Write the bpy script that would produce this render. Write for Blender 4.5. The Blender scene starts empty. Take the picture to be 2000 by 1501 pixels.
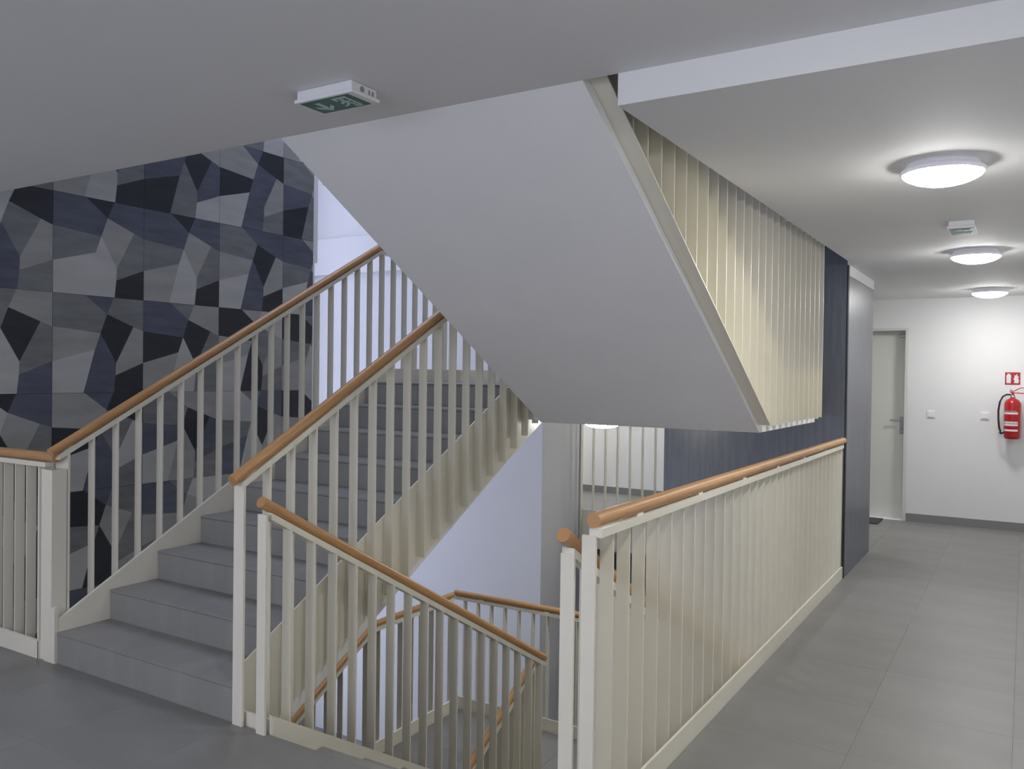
import bpy, bmesh, math, random
from mathutils import Vector, Matrix
random.seed(7)
S = bpy.context.scene
COL = S.collection
H = 1.6
# ------------------------------------------------------------------ camera
YAW, PITCH, ROLL, FPX = 31.4858, -0.7163, 0.754, 1637.37
def setup_camera():
    y, p, r = math.radians(YAW), math.radians(PITCH), math.radians(ROLL)
    fw = Vector((-math.sin(y)*math.cos(p), math.cos(y)*math.cos(p), math.sin(p)))
    rt = Vector((math.cos(y), math.sin(y), 0)); up = rt.cross(fw)
    rt2 = math.cos(r)*rt + math.sin(r)*up
    up2 = -math.sin(r)*rt + math.cos(r)*up
    cd = bpy.data.cameras.new('camera'); co = bpy.data.objects.new('camera', cd); COL.objects.link(co)
    m = Matrix((rt2, up2, -fw)).transposed().to_4x4(); m.translation = (0, 0, H)
    co.matrix_world = m
    cd.sensor_width = 36; cd.lens = 36*FPX/2000; cd.clip_start = .05; cd.clip_end = 100
    S.camera = co
setup_camera()
# ------------------------------------------------------------------ world, daylight, exposure
W = bpy.data.worlds.new('world'); S.world = W; W.use_nodes = True
bg = W.node_tree.nodes['Background']; bg.inputs[0].default_value = (.66, .71, .96, 1); bg.inputs[1].default_value = 2.75
S.view_settings.view_transform = 'Standard'; S.view_settings.look = 'None'
S.view_settings.gamma = 1; S.view_settings.use_curve_mapping = False
S.view_settings.exposure = 0.90
LAMP_W = 41.0
def portal(loc, rot, sx, sy):
    l = bpy.data.lights.new('daylight_portal', 'AREA'); l.shape = 'RECTANGLE'; l.size = sx; l.size_y = sy
    l.cycles.is_portal = True
    o = bpy.data.objects.new('daylight_portal', l); COL.objects.link(o); o.location = loc; o.rotation_euler = rot
    o['kind'] = 'structure'
R90 = math.pi/2
portal((-8.42, 6.8, 1.2), (0, -R90, 0), 8.2, 1.1)           # stairwell window, light travels +X
portal((-2.4, -4.12, 1.55), (R90, 0, 0), 3.6, 2.0)
portal((-4.35, 5.6, 5.85), (0, 0, 0), 2.2, 2.8)               # unseen skylight added to brighten treads and patterned wall, light travels down             # lobby window behind the camera, light travels +Y
# ------------------------------------------------------------------ materials
def mat(name, color, rough=.6, var=0, scale=3, stretch=(1, 1, 1), bump=0, emit=0, metal=0, spec=.5, tilevar=0, coord='Object', detail=5):
    m = bpy.data.materials.new(name); m.use_nodes = True
    nt = m.node_tree; b = nt.nodes['Principled BSDF']
    c = tuple(color)+(1,)
    b.inputs['Base Color'].default_value = c; b.inputs['Roughness'].default_value = rough
    b.inputs['Metallic'].default_value = metal; b.inputs['Specular IOR Level'].default_value = spec
    if emit:
        b.inputs['Emission Color'].default_value = c; b.inputs['Emission Strength'].default_value = emit
    out = None
    if var or bump:
        tc = nt.nodes.new('ShaderNodeTexCoord'); mp = nt.nodes.new('ShaderNodeMapping')
        mp.inputs['Scale'].default_value = stretch
        src = tc.outputs[coord]
        if coord == 'World':
            pass
        nt.links.new(src, mp.inputs['Vector'])
        n = nt.nodes.new('ShaderNodeTexNoise'); n.inputs['Scale'].default_value = scale; n.inputs['Detail'].default_value = detail
        nt.links.new(mp.outputs[0], n.inputs['Vector'])
        if var:
            r = nt.nodes.new('ShaderNodeMapRange'); r.inputs[1].default_value = .3; r.inputs[2].default_value = .7
            r.inputs[3].default_value = 1-var; r.inputs[4].default_value = 1+var
            nt.links.new(n.outputs[0], r.inputs[0])
            mx = nt.nodes.new('ShaderNodeMix'); mx.data_type = 'RGBA'; mx.blend_type = 'MULTIPLY'
            mx.inputs['Factor'].default_value = 1; mx.inputs['A'].default_value = c
            nt.links.new(r.outputs[0], mx.inputs['B']); out = mx.outputs['Result']
            nt.links.new(out, b.inputs['Base Color'])
        if bump:
            bp = nt.nodes.new('ShaderNodeBump'); bp.inputs['Strength'].default_value = bump; bp.inputs['Distance'].default_value = .002
            nt.links.new(n.outputs[0], bp.inputs['Height']); nt.links.new(bp.outputs[0], b.inputs['Normal'])
    if tilevar:
        oi = nt.nodes.new('ShaderNodeObjectInfo'); r2 = nt.nodes.new('ShaderNodeMapRange')
        r2.inputs[3].default_value = 1-tilevar; r2.inputs[4].default_value = 1+tilevar
        nt.links.new(oi.outputs['Random'], r2.inputs[0])
        m2 = nt.nodes.new('ShaderNodeMix'); m2.data_type = 'RGBA'; m2.blend_type = 'MULTIPLY'
        m2.inputs['Factor'].default_value = 1
        if out: nt.links.new(out, m2.inputs['A'])
        else: m2.inputs['A'].default_value = c
        nt.links.new(r2.outputs[0], m2.inputs['B']); nt.links.new(m2.outputs['Result'], b.inputs['Base Color'])
    return m
def wood_mat():
    m = bpy.data.materials.new('handrail_wood'); m.use_nodes = True
    nt = m.node_tree; b = nt.nodes['Principled BSDF']
    tc = nt.nodes.new('ShaderNodeTexCoord'); mp = nt.nodes.new('ShaderNodeMapping'); mp.inputs['Scale'].default_value = (9, 1.6, 1)
    n = nt.nodes.new('ShaderNodeTexNoise'); n.inputs['Scale'].default_value = 2.5; n.inputs['Detail'].default_value = 8; n.inputs['Distortion'].default_value = .6
    cr = nt.nodes.new('ShaderNodeValToRGB')
    cr.color_ramp.elements[0].position = .3; cr.color_ramp.elements[0].color = (.45, .225, .085, 1)
    cr.color_ramp.elements[1].position = .72; cr.color_ramp.elements[1].color = (.60, .345, .15, 1)
    nt.links.new(tc.outputs['UV'], mp.inputs[0]); nt.links.new(mp.outputs[0], n.inputs[0]); nt.links.new(n.outputs[0], cr.inputs[0])
    nt.links.new(cr.outputs[0], b.inputs['Base Color']); b.inputs['Roughness'].default_value = .38
    return m
M = dict(
    ceiling=mat('ceiling_paint', (.77, .77, .765), .75, var=.012, scale=1.5),
    wall=mat('wall_paint', (.78, .78, .78), .7, var=.012, scale=2, bump=.05),
    cream=mat('cream_painted_steel', (.80, .765, .64), .32, var=.015, scale=6),
    conc=mat('white_painted_concrete', (.87, .87, .855), .7, var=.015, scale=3),
    tile=mat('stair_tile', (.272, .268, .25), .5, var=.10, scale=2.2, stretch=(3, 1, .6), tilevar=.04),
    ftile=mat('floor_tile', (.222, .220, .209), .42, var=.10, scale=1.6, stretch=(1, 2.6, 1), tilevar=.025, bump=.03),
    grout=mat('grout', (.235, .235, .228), .8),
    joint=mat('shadow_joint_dark', (.06, .06, .06), .9),  # near-black, paints the shadow in the gap below each tread
    wood=wood_mat(),
    core=mat('core_cladding', (.118, .128, .152), .34, var=.16, scale=5, stretch=(6, 6, .5), bump=.05),
    base=mat('baseboard_tile', (.23, .23, .23), .5),
    door=mat('door_paint', (.66, .66, .62), .5),
    steel=mat('brushed_steel', (.5, .5, .5), .3, metal=1),
    red=mat('red_paint', (.40, .010, .014), .3),
    black=mat('black_rubber', (.015, .015, .02), .5),
    white=mat('white_plastic', (.8, .8, .8), .4),
    label=mat('label_print_white', (.75, .72, .72), .5),
    signred=mat('sign_red', (.40, .018, .03), .5),
    green=mat('sign_green', (.012, .12, .075), .35),
    signwhite=mat('sign_pictogram_white', (.5, .6, .57), .4),
    grey=mat('grey_print', (.3, .3, .32), .5),
    mat_=mat('doormat_fibre', (.05, .05, .05), .95, var=.3, scale=60),
    rim=mat('lamp_opal_rim', (.85, .85, .9), .35, emit=.06),
    glow=mat('lamp_diffuser', (1, .99, .97), .4, emit=LAMP_W),
    L=mat('pattern_light_grey', (.43, .43, .405), .55, var=.08, scale=3, stretch=(1, 1, 4)),
    G=mat('pattern_warm_grey', (.31, .312, .29), .55, var=.10, scale=3, stretch=(1, 1, 4)),
    M=mat('pattern_mid_grey', (.175, .183, .18), .55, var=.16, scale=4, stretch=(1, 1, 5)),
    B=mat('pattern_blue_grey', (.088, .098, .13), .55, var=.20, scale=4, stretch=(1, 1, 5)),
    D=mat('pattern_near_black', (.022, .026, .032), .55, var=.15, scale=4, stretch=(1, 1, 5)),
)
# ------------------------------------------------------------------ mesh helpers
def link(name, bm, m, parent=None, smooth=False):
    me = bpy.data.meshes.new(name); bm.normal_update(); bm.to_mesh(me); bm.free()
    for x in (m if isinstance(m, (list, tuple)) else [m]): me.materials.append(M[x] if isinstance(x, str) else x)
    if smooth:
        for p in me.polygons: p.use_smooth = True
    o = bpy.data.objects.new(name, me); COL.objects.link(o)
    if parent: o.parent = parent
    return o
def share(name, me, parent, loc=(0, 0, 0), rot=None):
    o = bpy.data.objects.new(name, me); COL.objects.link(o); o.parent = parent; o.location = loc
    if rot: o.rotation_euler = rot
    return o
def abox(bm, x0, x1, y0, y1, z0, z1, mi=0):
    v = [bm.verts.new((x, y, z)) for x in (x0, x1) for y in (y0, y1) for z in (z0, z1)]
    for f in ((0, 1, 3, 2), (4, 6, 7, 5), (0, 4, 5, 1), (2, 3, 7, 6), (0, 2, 6, 4), (1, 5, 7, 3)):
        bm.faces.new([v[i] for i in f]).material_index = mi
def box(x0, x1, y0, y1, z0, z1):
    bm = bmesh.new(); abox(bm, x0, x1, y0, y1, z0, z1); return bm
def bevel(bm, w=.003, seg=2):
    bmesh.ops.bevel(bm, geom=bm.edges[:], offset=w, segments=seg, affect='EDGES', profile=.5); return bm
def aprism(bm, poly, a0, a1, axis='x', mi=0):
    """poly = list of (u, z); extruded along axis between a0 and a1"""
    P = (lambda a, u, z: (a, u, z)) if axis == 'x' else (lambda a, u, z: (u, a, z))
    A = [bm.verts.new(P(a0, u, z)) for u, z in poly]; B = [bm.verts.new(P(a1, u, z)) for u, z in poly]
    n = len(poly); fs = [bm.faces.new(A), bm.faces.new(B[::-1])]
    for i in range(n): fs.append(bm.faces.new((A[i], B[i], B[(i+1) % n], A[(i+1) % n])))
    for f in fs: f.material_index = mi
def prism(poly, a0, a1, axis='x'):
    bm = bmesh.new(); aprism(bm, poly, a0, a1, axis); bmesh.ops.recalc_face_normals(bm, faces=bm.faces[:]); return bm
def lathe(profile, n=40):
    bm = bmesh.new(); rings = []
    for r, z in profile:
        rings.append([bm.verts.new((r*math.cos(2*math.pi*i/n), r*math.sin(2*math.pi*i/n), z)) for i in range(n)] if r > 1e-6 else [bm.verts.new((0, 0, z))])
    for a, b in zip(rings, rings[1:]):
        for i in range(n):
            j = (i+1) % n
            if len(a) == 1 and len(b) == 1: continue
            if len(a) == 1: bm.faces.new((a[0], b[i], b[j]))
            elif len(b) == 1: bm.faces.new((a[i], b[0], a[j]))
            else: bm.faces.new((a[i], b[i], b[j], a[j]))
    bmesh.ops.recalc_face_normals(bm, faces=bm.faces[:]); return bm
def tube(pts, r, n=14, cap=True, bm=None):
    bm = bm or bmesh.new(); pts = [Vector(p) for p in pts]; rings = []
    for i, p in enumerate(pts):
        if i == 0: t = pts[1]-p
        elif i == len(pts)-1: t = p-pts[-2]
        else: t = (pts[i+1]-p).normalized()+(p-pts[i-1]).normalized()
        t.normalize(); ref = Vector((0, 0, 1)) if abs(t.z) < .9 else Vector((0, 1, 0))
        a = t.cross(ref).normalized(); b = t.cross(a)
        k = 1.0
        if 0 < i < len(pts)-1:
            c = max(.5, t.dot((p-pts[i-1]).normalized())); k = 1/c
        rr = r[i] if isinstance(r, (list, tuple)) else r
        rings.append([bm.verts.new(p+a*rr*k*math.cos(2*math.pi*j/n)+b*rr*math.sin(2*math.pi*j/n)) for j in range(n)])
    uv = bm.loops.layers.uv.verify(); dist = 0
    for i, (a, b) in enumerate(zip(rings, rings[1:])):
        l = (pts[i+1]-pts[i]).length
        for j in range(n):
            f = bm.faces.new((a[j], b[j], b[(j+1) % n], a[(j+1) % n]))
            for lp, q in zip(f.loops, ((j, 0), (j, 1), (j+1, 1), (j+1, 0))): lp[uv].uv = (q[0]/n*.9+pts[0].x, dist+q[1]*l)
        dist += l
    if cap: bm.faces.new(rings[0]); bm.faces.new(rings[-1][::-1])
    bmesh.ops.recalc_face_normals(bm, faces=bm.faces[:]); return bm
def empty(name, label, cat, loc=(0, 0, 0), group=None, kind=None):
    o = bpy.data.objects.new(name, None); COL.objects.link(o); o.location = loc; o.empty_display_size = .1
    if label: o['label'] = label
    if cat: o['category'] = cat
    if group: o['group'] = group
    if kind: o['kind'] = kind
    return o
def tag(o, label, cat, group=None):
    o['label'] = label; o['category'] = cat
    if group: o['group'] = group
    return o
def struct(name, bm, m, label=None):
    o = link(name, bm, m); o['kind'] = 'structure'
    if label: o['label'] = label
    return o
# smooth shading for round things with flat caps
def round_smooth(o, ang=40):
    me = o.data
    for p in me.polygons: p.use_smooth = True
    me.update()
    try:
        bm = bmesh.new(); bm.from_mesh(me)
        for e in bm.edges:
            if len(e.link_faces) == 2 and e.calc_face_angle(0) > math.radians(ang): e.smooth = False
        bm.to_mesh(me); bm.free()
    except Exception: pass
    return o
# ------------------------------------------------------------------ dimensions
Y1, GO, RI, NR = 2.583, .3075, .169, 9
YL = Y1+GO*(NR-1)               # landing nosing  5.043
ST = RI*NR                      # half storey  1.521
FL = 2*ST                       # storey  3.042
SL = RI/GO
YE = 6.40                       # far edge of landings
XP = -5.60                      # patterned wall
F1A, F1B = -4.45, -3.04         # rising flight
F2A, F2B = -2.775, -1.314       # returning flight
ZC, ZCC = 2.61, 2.503
XF = -1.22                      # corridor floor edge
XCE = -1.181
YB0, YB1, XB0, XB1 = 7.10, 8.37, -2.745, -1.215
YS = 8.97                       # edge of the back corridor
YF = 10.40                      # far white wall
XR = .65
YBK = -4.0
ZLO, ZHI = -FL, 5.75
XV = -4.50
YN = 8.0
XW = -8.3
# ------------------------------------------------------------------ slabs
def slab(name, rects, z0, z1, m):
    bm = bmesh.new()
    for x0, x1, y0, y1 in rects: abox(bm, x0, x1, y0, y1, z0, z1)
    return struct(name, bm, m)
lobby = (XP, XR, YBK, Y1-.002); corr = (XF-.0, XR, Y1-.002, YF); back = (XV-1.6, XF-.0, YS, YF); under = (XB0, XF, YB1, YS)
fl = slab('floor', [lobby, corr, back, under], -.43, -.012, 'grout')
slab('floor', [(XW, XR, YBK, YF)], ZLO-.2, ZLO, 'ftile')
ce = slab('ceiling', [(XP, XR, YBK, Y1)], ZC, FL, 'ceiling')
slab('ceiling', [(XCE, XR, Y1, YF), (XV-1.6, XCE, YS, YF), (XB0, XCE, YB1, YS), (XB1-.01, XCE, YB0, YB1)], ZCC, FL, 'ceiling')
slab('ceiling', [(XW, -5.45, YBK, YF), (-3.25, XR, YBK, YF), (-5.45, -3.25, YBK, 4.2), (-5.45, -3.25, 7.0, YF)], ZHI, ZHI+.2, 'ceiling')  # roof with an opening added to let daylight onto the rising flight
# floor tiles
TS = .6
tm = {}
def tile_mesh(w, d):
    k = (round(w, 3), round(d, 3))
    if k not in tm:
        bm = box(0, w, 0, d, -.012, 0)
        me = bpy.data.meshes.new('tile'); bm.to_mesh(me); bm.free(); me.materials.append(M['ftile']); tm[k] = me
    return tm[k]
def tile_rect(x0, x1, y0, y1, ox, oy):
    g = .0009
    i0 = math.floor((x0-ox)/TS); i1 = math.ceil((x1-ox)/TS); j0 = math.floor((y0-oy)/TS); j1 = math.ceil((y1-oy)/TS)
    for i in range(i0, i1):
        for j in range(j0, j1):
            a, b = max(x0, ox+i*TS), min(x1, ox+(i+1)*TS); c, d = max(y0, oy+j*TS), min(y1, oy+(j+1)*TS)
            if b-a < .01 or d-c < .01: continue
            share('tile', tile_mesh(b-a-g, d-c-g), fl, (a+g/2, c+g/2, 0))
tile_rect(XP, XR, -.8, Y1, XF, Y1)
tile_rect(XF, XR, Y1, YF, XF, Y1)
tile_rect(XV-.9, XF, YS, YF, XF, Y1)
tile_rect(XB0, XF, YB1, YS, XF, Y1)
bm = box(XP, XR, YBK, -.8, -.012, 0); link('floor_finish', bm, 'ftile', fl)
# ------------------------------------------------------------------ walls
YPE = 5.62
struct('wall_right', box(XR, XR+.2, YBK, YF+.2, ZLO, ZHI), 'wall')
# back wall (behind the camera) with the lobby window opening
bm = bmesh.new()
wx0, wx1, wz0, wz1 = -4.2, -.6, .55, 2.55
abox(bm, XW, wx0, YBK-.2, YBK, ZLO, ZHI); abox(bm, wx1, XR+.2, YBK-.2, YBK, ZLO, ZHI)
abox(bm, wx0, wx1, YBK-.2, YBK, ZLO, wz0); abox(bm, wx0, wx1, YBK-.2, YBK, wz1, ZHI)
struct('wall_back', bm, 'wall')
# window frames (the two real openings)
w2 = empty('window_2', None, None, (0, 0, 0), kind='structure')
bm = bmesh.new()
for k in range(5):
    x = wx0+(wx1-wx0)*k/4; abox(bm, x-.03, x+.03, YBK-.14, YBK-.08, wz0, wz1)
abox(bm, wx0, wx1, YBK-.14, YBK-.08, wz0, wz0+.05); abox(bm, wx0, wx1, YBK-.14, YBK-.08, wz1-.05, wz1)
link('window_frame', bm, 'white', w2)
# plain part of the left wall
struct('wall_left', box(XP-.2, XP, YBK, 2.52, ZLO, ZHI), 'wall')
# far blue-lit wall, its return and the far corridor wall
struct('wall_stairwell', box(XW, XV, YN, YN+.2, ZLO, ZHI), 'wall')
struct('trim_2', box(XW, XV, YN-.06, YN, 2.84, 3.3), 'wall')
struct('wall_return', box(XV-.2, XV, YN+.2, YS-.2, ZLO, ZHI), 'wall')
struct('wall_end', box(XW-.2, XW, YN, YN+.2, ZLO, ZHI), 'wall')
# window wall at far left
bm = bmesh.new()
sy0, sy1 = 6.35, 7.25
abox(bm, XW-.2, XW, YPE-.2, sy0, ZLO, ZHI); abox(bm, XW-.2, XW, sy1, YN+.2, ZLO, ZHI)
abox(bm, XW-.2, XW, sy0, sy1, ZLO, ZLO+.1); abox(bm, XW-.2, XW, sy0, sy1, ZHI-.5, ZHI)
struct('wall_window', bm, 'wall')
w1 = empty('window_1', None, None, (0, 0, 0), kind='structure')
bm = bmesh.new()
for z in (ZLO+.1, -1.4, 0, 1.52, 3.04, 4.4, ZHI-.55): abox(bm, XW-.14, XW-.08, sy0, sy1, z, z+.05)
for y in (sy0, sy1-.05): abox(bm, XW-.14, XW-.08, y, y+.05, ZLO+.1, ZHI-.5)
link('window_frame', bm, 'white', w1)
struct('wall_lightwell', box(XW, XP-.2, YPE-.2, YPE-.005, ZLO, ZHI), 'wall')
# far wall with the door recess
DX0, DX1, DZ = -2.02, -1.135, 2.18
bm = bmesh.new()
abox(bm, XV-1.6, DX0, YF, YF+.25, ZLO, ZHI); abox(bm, DX1, XR+.2, YF, YF+.25, ZLO, ZHI)
abox(bm, DX0, DX1, YF, YF+.25, DZ, ZHI); abox(bm, DX0, DX1, YF, YF+.25, ZLO, 0)
struct('wall_far', bm, 'wall')
struct('wall_corridor', box(XV-1.8, XV-1.6, YS-.2, YF+.2, ZLO, ZHI), 'wall')
struct('wall_corridor', box(XV-1.6, XV, YS-.2, YS, ZLO, ZHI), 'wall')
bm = bmesh.new(); abox(bm, XV-1.6, DX0-.01, YF-.012, YF, 0, .09); link('b', bm, 'base').name = 'baseboard_far'
bpy.data.objects['baseboard_far']['kind'] = 'structure'
struct('baseboard_right', box(DX1+.01, XR, YF-.012, YF, 0, .09), 'base')
# door
d = empty('door_1', None, None, (DX0, YF, 0), kind='structure')
def at(o, bm, name, m, parent): # keep world coords under an offset parent
    q = link(name, bm, m, parent); q.location = -Vector(parent.location); return q
bm = box(DX0+.03, DX1-.03, YF+.13, YF+.17, .005, DZ-.03); at(None, bm, 'door_leaf', 'door', d)
bm = bmesh.new(); abox(bm, DX0, DX0+.03, YF-.004, YF+.2, 0, DZ); abox(bm, DX1-.03, DX1, YF-.004, YF+.2, 0, DZ); abox(bm, DX0+.03, DX1-.03, YF-.004, YF+.2, DZ-.03, DZ)
at(None, bm, 'door_frame', 'door', d)
bm = bevel(box(-1.225, -1.175, YF+.122, YF+.13, .97, 1.17), .004); hp = at(None, bm, 'handle_plate', 'steel', d)
bm = tube([(-1.20, YF+.125, 1.13), (-1.20, YF+.075, 1.13), (-1.215, YF+.07, 1.13), (-1.32, YF+.07, 1.13)], .009, 10)
round_smooth(at(None, bm, 'handle', 'steel', d))
bm = tube([(-1.20, YF+.124, 1.03), (-1.20, YF+.116, 1.03)], .011, 12); at(None, bm, 'lock_cylinder', 'grey', d)
bm = bevel(box(-1.24, -1.16, YF+.095, YF+.13, 2.075, 2.105), .004); at(None, bm, 'door_stop', 'steel', d)
bm = bevel(box(-1.95, -1.36, 9.95, 10.36, .001, .012), .003); tag(link('doormat', bm, 'mat_'), 'dark doormat on the floor before the white door at the corridor end', 'doormat')
# dark core block
core = struct('wall_core', box(XB0, XB1-.012, YB0, YB1, ZLO, ZHI), 'core')
bm = box(XB1-.012, XB1, YB0+.03, YB1, -.43, 2.42); link('side_panel', bm, 'core', core)['label'] = 'glossier grey side panel'
link('corner_trim', box(XB1-.012, XB1-.002, YB0-.002, YB0+.03, -.43, ZCC), 'black', core)
link('side_header', box(XB1-.012, XB1+.004, YB0+.03, YB1, 2.42, ZCC), 'wall', core)
# ------------------------------------------------------------------ patterned tile wall
z_row0 = 1.428; TW = .6825; yc0 = 3.202
PT = dict(a=(0, 1), b=(.338, 1), c=(.655, 1), d=(1, 1), e=(1, .662), f=(.882, .705), g=(.577, .822), h=(.507, .62), i=(0, .664),
          j=(.683, .311), k=(1, .319), l=(.679, .184), m=(.446, .448), n=(0, .319), o=(0, 0), p=(.324, 0), q=(.659, 0), r=(1, 0))
POLY = ['abghi', 'bcg', 'cdefg', 'gfjh', 'feklj', 'ihmn', 'nmpo', 'mhjlqp', 'lkrq']
# colour of the nine fields per tile: rows from the joint z_row0 upwards / downwards
CT = {(2, -1): 'LGDMLMGLM', (2, 0): 'GLBBMLGLD', (2, 1): 'BMGDBBDML', (2, 2): 'GBDBGDLBM', (2, 3): 'MGMLBBDML', (2, 4): 'BGMLMBDMG',
      (1, -1): 'LLDMGLGBM', (1, 0): 'BDBGMMLLD', (1, 1): 'BDBGMMGLD', (1, 2): 'MBBDGGLBD', (1, 3): 'BGMLDMLBG',
      (0, -1): 'MMGDMBLLB', (0, 0): 'MBMDGGLBD', (0, 1): 'BMGDMDGLM', (0, 2): 'DGLMGGLDM', (0, 3): 'DMGBLMGLD',
      (-1, -1): 'LDBGMGMDB', (-1, 0): 'GBDMLDLBM', (-1, 1): 'MGGDBBLGM', (-1, 2): 'LMBDGMBLD', (-1, 3): 'DLBMGGMBL',
      (-2, -1): 'GDMLBDGMB', (-2, 0): 'DBMGMMLDG', (-2, 1): 'BMLGDGMLB', (-2, 2): 'GDBMLDGBM', (-2, 3): 'MGLDBMLGD'}
pw = struct('wall_pattern', box(XP-.2, XP-.012, 2.52, YPE-.005, ZLO, ZHI), 'grout')
keys = 'LGMBD'
def clip(poly, ax, lim, keep_less):
    out = []
    for i in range(len(poly)):
        a, b = poly[i], poly[(i+1) % len(poly)]
        ia = (a[ax] <= lim) if keep_less else (a[ax] >= lim); ib = (b[ax] <= lim) if keep_less else (b[ax] >= lim)
        if ia: out.append(a)
        if ia != ib:
            t = (lim-a[ax])/(b[ax]-a[ax]); out.append((a[0]+(b[0]-a[0])*t, a[1]+(b[1]-a[1])*t))
    return out
def pattern_tile(row, col):
    c = CT.get((row, col)) or ''.join(random.choice('LGMBDLGMB') for _ in range(9))
    ya, yb = yc0+col*TW, yc0+(col+1)*TW; za, zb = z_row0+row*TW, z_row0+(row+1)*TW
    g = .0012; lo, hi = max(ya, 2.52)+g, min(yb, YPE)-g; zl, zh = max(za, ZLO)+g, min(zb, ZHI)-g
    if hi-lo < .01 or zh-zl < .01: return
    bm = bmesh.new()
    abox(bm, XP-.012, XP-.0008, lo, hi, zl, zh, 2)
    for pl, ch in zip(POLY, c):
        q = [(ya+PT[s][0]*TW, za+PT[s][1]*TW) for s in pl]
        for ax, lim, less in ((0, lo, False), (0, hi, True), (1, zl, False), (1, zh, True)): q = clip(q, ax, lim, less)
        if len(q) < 3: continue
        v = [bm.verts.new((XP, y, z)) for y, z in q]
        f = bm.faces.new(v)
        if f.calc_area() < 1e-7: continue
        f.normal_update()
        if f.normal.x < 0: f.normal_flip()
        f.material_index = keys.index(ch)
    bmesh.ops.triangulate(bm, faces=[f for f in bm.faces if len(f.verts) > 4])
    me = bpy.data.meshes.new('tile'); bm.to_mesh(me); bm.free()
    for k in keys: me.materials.append(M[k])
    share('tile', me, pw)
for row in range(-7, 7):
    for col in range(-1, 4): pattern_tile(row, col)
bm = bmesh.new(); abox(bm, XP-.012, XP+.004, YPE-.005, YPE+.012, ZLO, 2.60); abox(bm, XP-.012, XP+.006, YPE-.005, YPE+.045, 2.60, ZHI)
struct('trim_1', bm, 'white')
# ------------------------------------------------------------------ flights and landings
def flight(label, xa, xb, z0, up, group=None):
    """up=True: rises towards +Y from z0 at Y1; up=False: the returning flight, from z0 at YL rising towards -Y, top at Y1"""
    t = empty('stair_flight', label, 'stairs', ((xa+xb)/2, Y1 if up else YL, z0))
    def P(bm, name, m): q = link(name, bm, m, t); q.location = -Vector(t.location); return q
    Yn = (lambda s: Y1+s*GO) if up else (lambda s: YL-s*GO)      # s = riser index
    sg = 1 if up else -1
    poly = []
    for s in range(NR):
        yy = Yn(s)+.012 if up else max(Yn(s)-.012, Y1)
        poly += [(yy, z0+s*RI-.0), (yy, z0+(s+1)*RI-.012)]
    if up:
        th = .455
        N = lambda y: z0+RI+SL*(y-Y1)
        yend = Y1+((z0+ST-.243)+th-z0-RI)/SL
        poly += [(YL+.104, z0+ST-.012), (YL+.104, N(YL+.104)-th), (Y1+.012, N(Y1)-th)]
    else:
        poly = poly[:-1]+[(Y1, z0+ST-.432), (4.908, z0-.243), (YL+.1, z0-.243), (YL+.1, z0-.012)]
    P(prism(poly, xa, xb), 'slab', 'conc')
    tr = bpy.data.meshes.new('tread'); bm = box(xa+.001, xb-.001, 0, GO+.013, -.012, 0); bm.to_mesh(tr); bm.free(); tr.materials.append(M['tile'])
    rr = bpy.data.meshes.new('riser'); bm = box(xa+.001, xb-.001, 0, .012, 0, RI-.0155); bm.to_mesh(rr); bm.free(); rr.materials.append(M['tile'])
    jj = bpy.data.meshes.new('nosing_shadow_joint'); bm = box(xa+.002, xb-.002, 0, .007, 0, .0034); bm.to_mesh(jj); bm.free(); jj.materials.append(M['joint'])  # dark strip stands in for the shadow under the tread edge
    L = Vector(t.location)
    for s in range(NR):
        y = Yn(s)
        o = share('riser', rr, t, Vector((0, y if up else max(y-.012, Y1+.001), z0+s*RI))-L)
        q = share('nosing_shadow_joint', jj, t, Vector((0, (y+.003) if up else max(y-.010, Y1+.001), z0+(s+1)*RI-.0155))-L)
        if s < NR-1:
            o = share('tread', tr, t, Vector((0, (y-.004) if up else max(y-GO-.009, Y1+.001), z0+(s+1)*RI))-L)
    return t
YLC = Y1+(ST-.243+.455-RI)/SL+.002
def landing(label, z, xa=F1A, xb=F2B):
    t = empty('stair_landing', label, 'landing', ((xa+xb)/2, YL, z))
    L = Vector(t.location)
    bm = box(xa, xb, YL+.105, YE, z-.243, z-.012)
    aprism(bm, [(YL+.105, z-.243), (YLC, z-.243), (YL+.105, z-.243-(YLC-YL-.105)*SL)], F1A, F1B)
    bmesh.ops.recalc_face_normals(bm, faces=bm.faces[:])
    q = link('slab', bm, 'conc', t); q.location = -L
    n = 5; w = (xb-xa)/n
    for i in range(n):
        for j, (c, d_) in enumerate(((YL-.004, YL+.6), (YL+.6, YE-.002))):
            q = link('tile', box(xa+i*w+.001, xa+(i+1)*w-.001, c+.001, d_-.001, z-.012, z), 'ftile', t); q.location = -L
    return t
flight('grey tiled stair flight rising from the near floor to the half landing', F1A, F1B, 0, True)
flight('white soffited flight overhead, coming down from the ceiling edge to the half landing', F2A, F2B, ST, False)
landing('upper half landing with white underside where the two visible flights meet', ST)
flight('flight going down between the two short posts at front centre', -2.80, -1.40, -ST, False)
landing('half landing below floor level, seen through the front balusters', -ST, xb=-1.40)
flight('lowest stair flight, under the rising grey flight', F1A, F1B, -FL, True)
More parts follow.
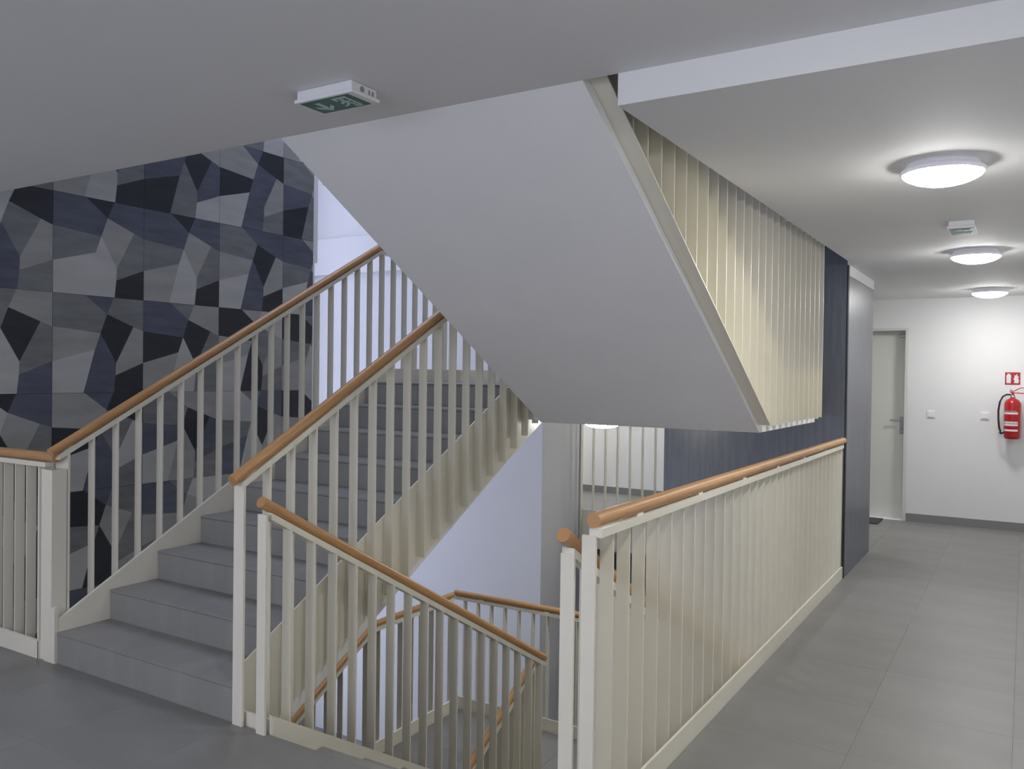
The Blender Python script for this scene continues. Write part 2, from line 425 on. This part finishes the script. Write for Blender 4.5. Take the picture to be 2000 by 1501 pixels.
# ------------------------------------------------------------------ railings
RH = .026
def brk(bm, y, x, z): abox(bm, x-.012, x+.012, y-.03, y+.03, z-.012, z)
def railing(label, xc, side, path, bars, plate, hand, px, platepoly, group=None, first_px=None, flange=None, slant=0, slant_end=lambda y: True):
    """Railing in a plane X=const. path=[(y,z)...] handrail centre; bars=[(y,zbot,ztop)...];
    px=(x0,x1) of the steel plate; platepoly=[(y,z)...]"""
    y0, z0 = path[0]
    t = empty('stair_railing', label, 'railing', (xc, bars[0][0], bars[0][1]), group)
    L = Vector(t.location)
    def P(bm, name, m): q = link(name, bm, m, t); q.location = -L; return q
    hx = hand if hand is not None else xc
    round_smooth(P(handrail_bm([(hx, y, z) for y, z in path]), 'handrail', 'wood'), 50)
    # top rail = flat bar with a lip under the handrail
    tp = toprail_pts(path)
    lo = [(y, z-.060) for y, z in tp]; hi = [(y, z-.0295) for y, z in tp]
    P(prism(lo+hi[::-1], xc-.024, xc+.024), 'top_rail', 'cream')
    hr = [c for c in t.children if c.name.startswith('handrail')][0]
    dist = .11
    for (ya, za), (yb, zb) in zip(path, path[1:]):
        ln = math.hypot(yb-ya, zb-za)
        while dist < ln:
            u = dist/ln; y, z = ya+(yb-ya)*u, za+(zb-za)*u
            dz = (zb-za)/(yb-ya)
            q = link('handrail_bracket', prism([(y-.028, z-.034-dz*.028), (y+.028, z-.034+dz*.028), (y+.028, z-.020+dz*.028), (y-.028, z-.020-dz*.028)], hx-.011, hx+.011), 'cream', hr); dist += .69
        dist -= ln
    for k, (y, zb_, zt) in enumerate(bars):
        w = .012 if k == 0 else .008
        x0, x1 = first_px if (k == 0 and first_px) else (xc-.0265, xc+.0265)
        sl = slant if k and slant_end(y) else 0
        bm = prism([(y-w/2, zb_-sl*w/2), (y+w/2, zb_+sl*w/2), (y+w/2, zt), (y-w/2, zt)], x0, x1)
        q = link('baluster', bm, 'cream', t); q.location = -L
    P(prism(platepoly, px[0], px[1]), 'stringer_plate', 'cream')
    if flange:
        (ya, za), (yb, zb), fx0, fx1, ft = flange
        P(prism([(ya, za), (yb, zb), (yb, zb+ft), (ya, za+ft)], fx0, fx1), 'flange', 'cream')
    return t
def handrail_bm(pts):
    """round rail; local Z irrelevant, built in world coordinates"""
    return tube(pts, RH, 20)
def toprail_pts(path):
    out = list(path); (a, za), (b, zb) = path[0], path[1]
    l = math.hypot(b-a, zb-za); u = .045/l; out[0] = (a+(b-a)*u, za+(zb-za)*u)
    return out
BP = .1465
# -- rising flight, left side (with the landing's left side)
N1 = lambda y, z0=0: z0+RI+SL*(y-Y1)
def rise_rail(label, xc, z0, px, full, first, hx=None, level_to=YE-.05, hgt=.975, lev=1.10, lows=-.362, pre=.0, first_px=None, ptop=.07):
    zl = z0+ST+lev
    ybend = Y1+(zl-hgt-z0-RI)/SL
    path = [(2.52+pre, N1(2.52+pre, z0)+hgt), (ybend, zl)]
    if level_to: path.append((level_to, zl))
    bars = []; y = first; k = 0
    while y < (level_to or ybend)-.02:
        if y < ybend: top = N1(y, z0)+hgt-.05
        else: top = zl-.05
        zb = max(N1(y, z0)+lows, z0) if k == 0 else N1(y, z0)+lows
        if y > YL+.2: zb = z0+ST-.22
        bars.append((y, zb, top)); y += BP; k += 1
    yk = YL+.04
    pp = [(Y1, z0+(0 if z0 == 0 else 0)), (Y1, N1(Y1, z0)+.08), (yk, N1(yk, z0)+.08)]
    ytop = Y1+(ST+.11-ptop-RI)/SL
    pp = [(Y1+.008, z0), (Y1+.008, N1(Y1+.008, z0)+ptop)]
    if level_to:
        pp += [(ytop, z0+ST+.11), (level_to, z0+ST+.11), (level_to, z0+ST-.22)]
    else: pp += [(YL+.10, N1(YL+.10, z0)+ptop), (YL+.10, z0+ST-.245), (YLC-.005, z0+ST-.245)]
    yb = Y1+(ST-.22+.37-RI)/SL
    if level_to: pp += [(yb, z0+ST-.22)]
    else: pp += [(Y1+(ST-.245+.37-RI)/SL, z0+ST-.245)] if 0 else []
    yq = Y1+.025
    pp += [(yq, N1(yq, z0)-.37), (yq, z0)] if z0 == 0 else [(Y1+(.37-RI)/SL, z0)]
    return railing(label, xc, 1, path, bars, None, hx, px, pp, first_px=first_px, slant=SL, slant_end=lambda y: y < YL+.2)
rise_rail('left railing of the rising flight, beside the patterned wall', -4.508, 0, (-4.472, -4.451), True, 2.661, pre=.05, first_px=(-4.60, -4.4815), ptop=.062)
rise_rail('right railing of the rising flight, starting at the middle post', -2.992, 0, (-3.039, -3.029), True, 2.575, level_to=None, first_px=(-3.036, -2.972))
rise_rail('left railing of the lowest flight, turning level along the lower landing', -4.508, -FL, (-4.472, -4.451), True, 2.661, hgt=.958, lev=1.062)
rise_rail('right railing of the lowest flight, seen as broken orange pieces between balusters', -2.992, -FL, (-3.039, -3.029), True, 2.575, level_to=None, hgt=.958, lev=1.062)
# -- falling / returning flights: nosing line from (Y1, ztop) down towards +Y
N2 = lambda y, zt=0: zt-SL*(y-Y1)
def fall_rail(label, xc, zt, px, first, hx=None, hgt=1.01, level_to=None, low=-.38, floor=True, pbot=None, ystart=2.555, overhead=False, bp=None):
    zl = zt-ST+1.10
    yend = 5.12
    path = [(ystart, N2(ystart, zt)+hgt)]
    if level_to:
        yb = Y1+(zt+hgt-zl)/SL; path += [(yb, zl), (level_to, zl)]
    else: path += [(yend, N2(yend, zt)+hgt)]
    bars = []; y = first; k = 0
    while y < path[-1][0]-.02:
        top = (N2(y, zt)+hgt-.05) if (not level_to or y < yb) else zl-.05
        zb = zt if k == 0 and floor else max(N2(y, zt)+low, zt-ST-.22)
        if overhead: zb = max(2.607-.5795*(y-2.683), 1.318) if y > 2.61 else FL
        bars.append((y, zb, top)); y += bp or BP; k += 1
    if pbot: pp = pbot
    else:
        ye = level_to or 5.10
        yk = Y1+(ST-.10+.08)/SL
        pp = [(Y1+.004, N2(Y1, zt)+.085), (min(yk, ye-.01), max(N2(yk, zt)+.085, zt-ST+.10)), (ye, zt-ST+.10), (ye, zt-ST-.22), (4.9, zt-ST-.22), (Y1+.004, N2(Y1, zt)-.40)]
    return railing(label, xc, 1, path, bars, None, hx, px, pp, flange=((2.60, 2.607+.083*.5795-.006), (4.885, 1.325), -1.313, -1.247, .007) if overhead else None, slant=-.5795 if overhead else (-SL if low > -.43 else 0), slant_end=lambda y: y < 4.88)
fall_rail('left railing going down in front, between the middle posts', -2.845, 0, (-2.815, -2.803), 2.566)
fall_rail('railing of the falling flight mostly hidden behind the long level railing', -1.345, 0, (-1.40, -1.388), 2.585, hgt=1.03, ystart=2.545)
# overhead flight, corridor side: plate outside
pb = [(2.60, 2.607+.083*.5795), (4.885, 1.331), (YE-.02, 1.325), (YE-.02, ST+.15), (Y1+(ST-.05)/SL, ST+.15), (2.60, N2(2.60, FL)+.10)]
fall_rail('cream railing along the overhead flight, on its corridor side', -1.2755, FL, (-1.313, -1.3025), 2.585, level_to=YE-.02, floor=False, pbot=pb, overhead=True, bp=.1435)
fall_rail('inner railing of the overhead flight, above the well', -2.82, FL, (-2.787, -2.776), 2.62, floor=False, low=-.38)
# landing far-edge guards (direction X)
def cross_rail(label, y, xa, xb, zc, zbar, nb0, sp, plate, hx0=0, hx1=0, name='landing_railing', face=0, deep=.053):
    t = empty(name, label, 'railing', (xa, y, plate[2])); L = Vector(t.location)
    def P(bm, nm, m): q = link(nm, bm, m, t); q.location = -L; return q
    round_smooth(P(tube([(xa+hx0, y, zc), (xb+hx1, y, zc)], RH, 20), 'handrail', 'wood'), 50)
    P(box(xa, xb, y-.024, y+.024, zc-.056, zc-.029), 'top_rail', 'cream')
    hr = [c for c in t.children if c.name.startswith('handrail')][0]
    x = xa+.3
    while x < xb-.05: link('handrail_bracket', box(x-.028, x+.028, y-.019, y+.019, zc-.034, zc-.020), 'cream', hr); x += .69
    x = nb0
    while x < xb-.01:
        P(box(x-.004, x+.004, y-.0265, y+.0265, zbar, zc-.05), 'baluster', 'cream'); x += sp
    P(box(xa, xb, plate[0], plate[1], plate[2], plate[3]), 'stringer_plate', 'cream')
    return t
cross_rail('railing along the far edge of the upper half landing', YE+.035, -4.535, -1.29, ST+1.10, ST-.22, -4.42, BP, (YE, YE+.01, ST-.22, ST+.11))
cross_rail('railing along the far edge of the lower landing, with orange handrail', YE+.035, -4.535, -1.40, -ST+1.062, -ST-.22, -4.42, BP, (YE, YE+.01, -ST-.22, -ST+.11))
# short level railing at the left edge of the picture
lr = cross_rail('short level railing at the left edge of the floor, closely set slats', Y1+.035, XP+.01, -4.60, 1.108, -.38, -5.49, .1185, (Y1-.018, Y1-.002, -.38, .100), hx1=.075, name='guard_railing')
bm = bmesh.new(); abox(bm, -4.612, -4.604, Y1-.018, Y1+.065, -.38, 1.05); abox(bm, -4.60, -4.556, Y1-.008, Y1+.004, 0, 1.045); abox(bm, -4.552, -4.484, Y1-.016, 2.650, 0, 1.045); abox(bm, -4.484, -4.452, Y1-.016, Y1+.006, 0, .30)
q = link('corner_post', bm, 'cream', lr); q.location = -Vector(lr.location)
# long level railing along the corridor
t = empty('corridor_railing', 'long level railing with cream balusters along the right corridor', 'railing', (-1.26, Y1, 0)); L = Vector(t.location)
def P(bm, nm, m): q = link(nm, bm, m, t); q.location = -L; return q
HZ = 1.103
round_smooth(P(tube([(-1.252, 2.59, HZ), (-1.235, YB0-.005, HZ)], RH, 24), 'handrail', 'wood'), 50)
P(box(-1.272, -1.226, 2.60, YB0-.01, HZ-.060, HZ-.030), 'top_rail', 'cream')
hr = [c for c in t.children if c.name.startswith('handrail')][0]; y = 2.95
while y < YB0: link('handrail_bracket', box(-1.268, -1.230, y-.028, y+.028, HZ-.038, HZ-.020), 'cream', hr); y += .69
P(box(XF-.012, XF-.001, Y1, YB0-.01, -.42, .095), 'stringer_plate', 'cream')
y = 2.60; k = 0
while y < YB0-.02:
    w = .014 if k == 0 else .008
    P(box(-1.297, -1.245, y-w/2, y+w/2, -.40, HZ-.055), 'baluster', 'cream'); y += .1445; k += 1
P(box(-1.30, -1.235, YB0-.016, YB0-.008, -.40, HZ-.055), 'end_bar', 'cream')
# full height bar screen on the edge of the back corridor
t = empty('bar_screen', 'full height screen of thin vertical bars in front of the far corridor', 'screen', (XV, YS-.03, 0)); L = Vector(t.location)
P(box(XV, XB0, YS-.012, YS-.001, -.45, 0.0), 'stringer_plate', 'cream')
x = XV+.018; k = 0
while x < XB0:
    P(box(x-.004, x+.004, YS-.066, YS-.013, -.45, ZCC+.1), 'baluster', 'cream'); x += .155; k += 1
# closing plate over the slot between the two middle posts
tag(link('well_closing_plate', box(-3.02, -2.80, Y1+.012, Y1+.022, -.40, .06), 'cream'), 'narrow cream plate closing the slot between the two middle posts', 'plate')
# white slab edges
struct('trim_3', box(-3.04, -2.80, Y1-.0015, Y1+.002, -.43, -.013), 'conc')
# ------------------------------------------------------------------ ceiling lamps
def lamp(label, x, y, z):
    t = empty('ceiling_lamp', label, 'lamp', (x, y, z), 'round ceiling lamps')
    b = link('lamp_base', lathe([(0, 0), (.138, 0), (.142, -.012), (.150, -.022), (.161, -.029), (.163, -.038), (.160, -.043), (.152, -.046)], 48), 'rim', t, True)
    df = link('diffuser', lathe([(.155, -.045), (.151, -.051), (.146, -.056), (.135, -.063), (.11, -.075), (.075, -.085), (.035, -.090), (0, -.0915)], 48), 'glow', t, True)
    return t
lamp('round ceiling lamp nearest the camera, glowing above the corridor', -.311, 3.93, ZCC)
lamp('middle round ceiling lamp, behind the small ceiling sign', -.312, 6.68, ZCC)
lamp('farthest round ceiling lamp, near the white end wall', -.316, 9.52, ZCC)
lamp('round lamp peeping out below the overhead landing', -2.80, 5.93, ST-.243)
lamp('round ceiling lamp over the near floor, above the camera', -.311, 1.17, ZC)
lamp('added unseen round lamp brightening the lobby from behind the camera', -2.6, -1.6, ZC)  # added out of view to brighten the near floor and ceiling
lamp('added unseen round lamp behind the camera on the left, for neutral light', -4.6, -.6, ZC)  # added out of view so neutral light offsets the blue daylight
lamp('round ceiling lamp in the far cross corridor behind the bar screen', -3.2, 9.68, ZCC)
lamp('added unseen round lamp brightening the left end of the far cross corridor', -5.2, 9.68, ZCC)  # second lamp here, added out of view to lift the corridor brightness
lamp('round lamp under the landing below', -2.80, 5.93, -ST-.243)
# ------------------------------------------------------------------ exit signs (pictogram panel facing down)
def knock(t, w):
    bm = lathe([(0, 0), (.011, 0), (.011, .0025), (.008, .0015), (0, .0015)], 16); bmesh.ops.rotate(bm, verts=bm.verts[:], matrix=Matrix.Rotation(R90, 3, 'Y'))
    bmesh.ops.translate(bm, verts=bm.verts[:], vec=(w/2-.001, -.012, -.020)); link('cable_knockout', bm, 'grey', t)
    for y in (.022, .040): link('clip', box(w/2-.002, w/2+.003, y, y+.006, -.034, -.014), 'grey', t)
def exit_sign(label, loc, rz, flip=1):
    t = empty('exit_sign', label, 'sign', loc); t.rotation_euler = (0, 0, rz)
    w, d, h = .262, .135, .046
    link('housing', bevel(box(-w/2, w/2, -d/2, d/2, -h+.012, 0), .006, 3), 'white', t)
    link('rim', bevel(box(-w/2-.008, w/2+.008, -d/2-.006, d/2+.008, -h, -h+.014), .004, 2), 'white', t)
    knock(t, w)
    link('green_panel', box(-w/2+.012, w/2-.022, -d/2+.006, d/2-.006, -h-.0015, -h), 'green', t)
    z0, z1 = -h-.0025, -h-.0014
    def flat(polys, nm):
        bm = bmesh.new()
        for pl in polys:
            A = [bm.verts.new((x, y*flip, z0)) for x, y in pl]; B = [bm.verts.new((x, y*flip, z1)) for x, y in pl]
            bm.faces.new(A); bm.faces.new(B[::-1])
            for i in range(len(pl)): bm.faces.new((A[i], B[i], B[(i+1) % len(pl)], A[(i+1) % len(pl)]))
        bmesh.ops.recalc_face_normals(bm, faces=bm.faces[:])
        link(nm, bm, 'signwhite', t)
    # seen from below looking towards +Y: right = +X, sign-down = +Y
    flat([[(-.068, -.040), (-.048, -.040), (-.048, .018), (-.068, .018)], [(-.0585, .046), (-.094, .012), (-.094, -.008), (-.0585, .026)], [(-.0575, .046), (-.022, .012), (-.022, -.008), (-.0575, .026)]], 'arrow')
    # doorway and running figure
    flat([[(.020, -.050), (.084, -.050), (.084, -.040), (.030, -.040), (.030, -.020), (.020, -.020)], [(.074, -.040), (.084, -.040), (.084, .050), (.074, .050)], [(.052, .040), (.074, .040), (.074, .050), (.052, .050)]], 'doorway')
    hd = [(.050+.009*math.cos(a*math.pi/5), -.027+.009*math.sin(a*math.pi/5)) for a in range(10)]
    flat([hd, [(.040, -.016), (.058, -.016), (.056, .010), (.042, .012)], [(.058, -.014), (.070, -.004), (.066, .002), (.056, -.006)], [(.041, -.014), (.024, -.004), (.020, .010), (.028, .010), (.042, -.002)],
          [(.056, .008), (.068, .018), (.064, .036), (.056, .036), (.058, .022), (.046, .014)], [(.042, .010), (.050, .014), (.036, .030), (.016, .036), (.014, .029), (.030, .022)]], 'running_figure')
    return t
exit_sign('green exit sign on the near ceiling, arrow and running figure below', (-2.132, 2.247, ZC), 0)
exit_sign('small exit sign on the corridor ceiling between two round lamps', (-.325, 5.50, ZCC), math.pi/2)
# ------------------------------------------------------------------ fire extinguisher and its sign, switches
ex, ey, ez = -.112, YF-.11, .985
t = empty('fire_extinguisher', 'red fire extinguisher with black hose hanging on the white end wall', 'fire extinguisher', (ex, ey, ez))
round_smooth(link('cylinder', lathe([(0, .0), (.060, .0), (.072, .008), (.078, .025), (.078, .36), (.074, .385), (.058, .41), (.034, .425), (.022, .432), (0, .432)], 40), 'red', t), 50)
def wrap(r, z0, z1, a0, a1, n=14):
    bm = bmesh.new(); p = None
    for i in range(n+1):
        a = a0+(a1-a0)*i/n; q = [bm.verts.new((r*math.cos(a), r*math.sin(a), z)) for z in (z0, z1)]
        if p: bm.faces.new((p[0], q[0], q[1], p[1]))
        p = q
    return bm
A0, A1 = math.radians(-160), math.radians(-50)
def bands(zz, m, nm):
    bm = bmesh.new()
    for z0, z1, a0, a1 in zz:
        b2 = wrap(.0786 if m != 'grey' else .0790, z0, z1, a0, a1); me = bpy.data.meshes.new('t'); b2.to_mesh(me); b2.free(); bm.from_mesh(me); bpy.data.meshes.remove(me)
    o = link(nm, bm, m, t, True); return o
bands([(.252, .262, A0, A1), (.268, .274, A0, A1), (.295, .315, A0, A1)][:0]+[(.262, .282, A0, A1), (.140, .185, A0, A1), (.083, .103, A0, A1)], 'label', 'label')['label'] = 'white printed bands'
for zz in ([(.286, .300, A0+.1+i*.24, A0+.1+i*.24+.16) for i in range(7)]+[(.156, .174, A0+.1+i*.3, A0+.3+i*.3) for i in range(6)]): bands([zz], 'grey', 'label_print')
link('collar', lathe([(.020, .43), (.024, .432), (.024, .452), (.016, .456), (.016, .475), (0, .475)], 24), 'steel', t, True)
bm = bmesh.new(); abox(bm, -.012, .012, -.02, .015, .465, .495); tube([(-.03, -.01, .50), (0, -.01, .488), (.05, -.015, .485), (.13, -.02, .48)], .006, 8, bm=bm)
link('lower_lever', bm, 'red', t)
link('upper_lever', tube([(-.022, -.01, .520), (0, -.01, .500), (.03, -.012, .515), (.07, -.015, .540), (.13, -.02, .545)], .005, 8), 'red', t)
hs = [(-.02, -.02, .466), (-.055, -.03, .468), (-.09, -.035, .445), (-.115, -.04, .39), (-.128, -.04, .30), (-.126, -.04, .20), (-.118, -.04, .12), (-.105, -.035, .075)]
round_smooth(link('hose', tube(hs, .0095, 10), 'black', t))
round_smooth(link('nozzle', tube([(-.112, -.036, .068), (-.098, -.03, .056), (-.076, -.02, .064)], [.013, .012, .008], 12), 'black', t))
link('wall_bracket', box(-.025, .025, .075, .11, .30, .40), 'steel', t)
# sign above
t = empty('fire_sign', 'red square fire extinguisher sign above the extinguisher', 'sign', (-.118, YF, 1.622))
link('plate', bevel(box(-.070, .070, -.004, 0, -.066, .066), .001, 1), 'signred', t)
def wallflat(polys, nm, m, y0=-.0055, y1=-.0042):
    bm = bmesh.new()
    for pl in polys:
        Aa = [bm.verts.new((x, y0, z)) for x, z in pl]; Bb = [bm.verts.new((x, y1, z)) for x, z in pl]
        bm.faces.new(Aa); bm.faces.new(Bb[::-1])
        for i in range(len(pl)): bm.faces.new((Aa[i], Bb[i], Bb[(i+1) % len(pl)], Aa[(i+1) % len(pl)]))
    bmesh.ops.recalc_face_normals(bm, faces=bm.faces[:]); return link(nm, bm, m, t)
wallflat([[(-.056, -.050), (-.016, -.050), (-.014, .030), (-.022, .042), (-.020, .050), (-.048, .052), (-.050, .042), (-.058, .030)]], 'extinguisher_symbol', 'label')
wallflat([[(.012, -.048), (.052, -.050), (.060, -.020), (.050, .000), (.058, .030), (.044, .018), (.040, .052), (.026, .028), (.018, .040), (.016, .010), (.006, -.006), (.018, -.024)]], 'flame_symbol', 'label')
def switch(label, x):
    t = empty('light_switch', label, 'switch', (x, YF, 1.215))
    link('frame', bevel(box(-.042, .042, -.010, 0, -.042, .042), .004, 2), 'white', t)
    link('rocker', bevel(box(-.030, .030, -.016, -.009, -.030, .030), .003, 2), 'white', t)
switch('white light switch nearer the door on the end wall', -.892)
switch('white light switch nearer the fire extinguisher on the end wall', -.37)
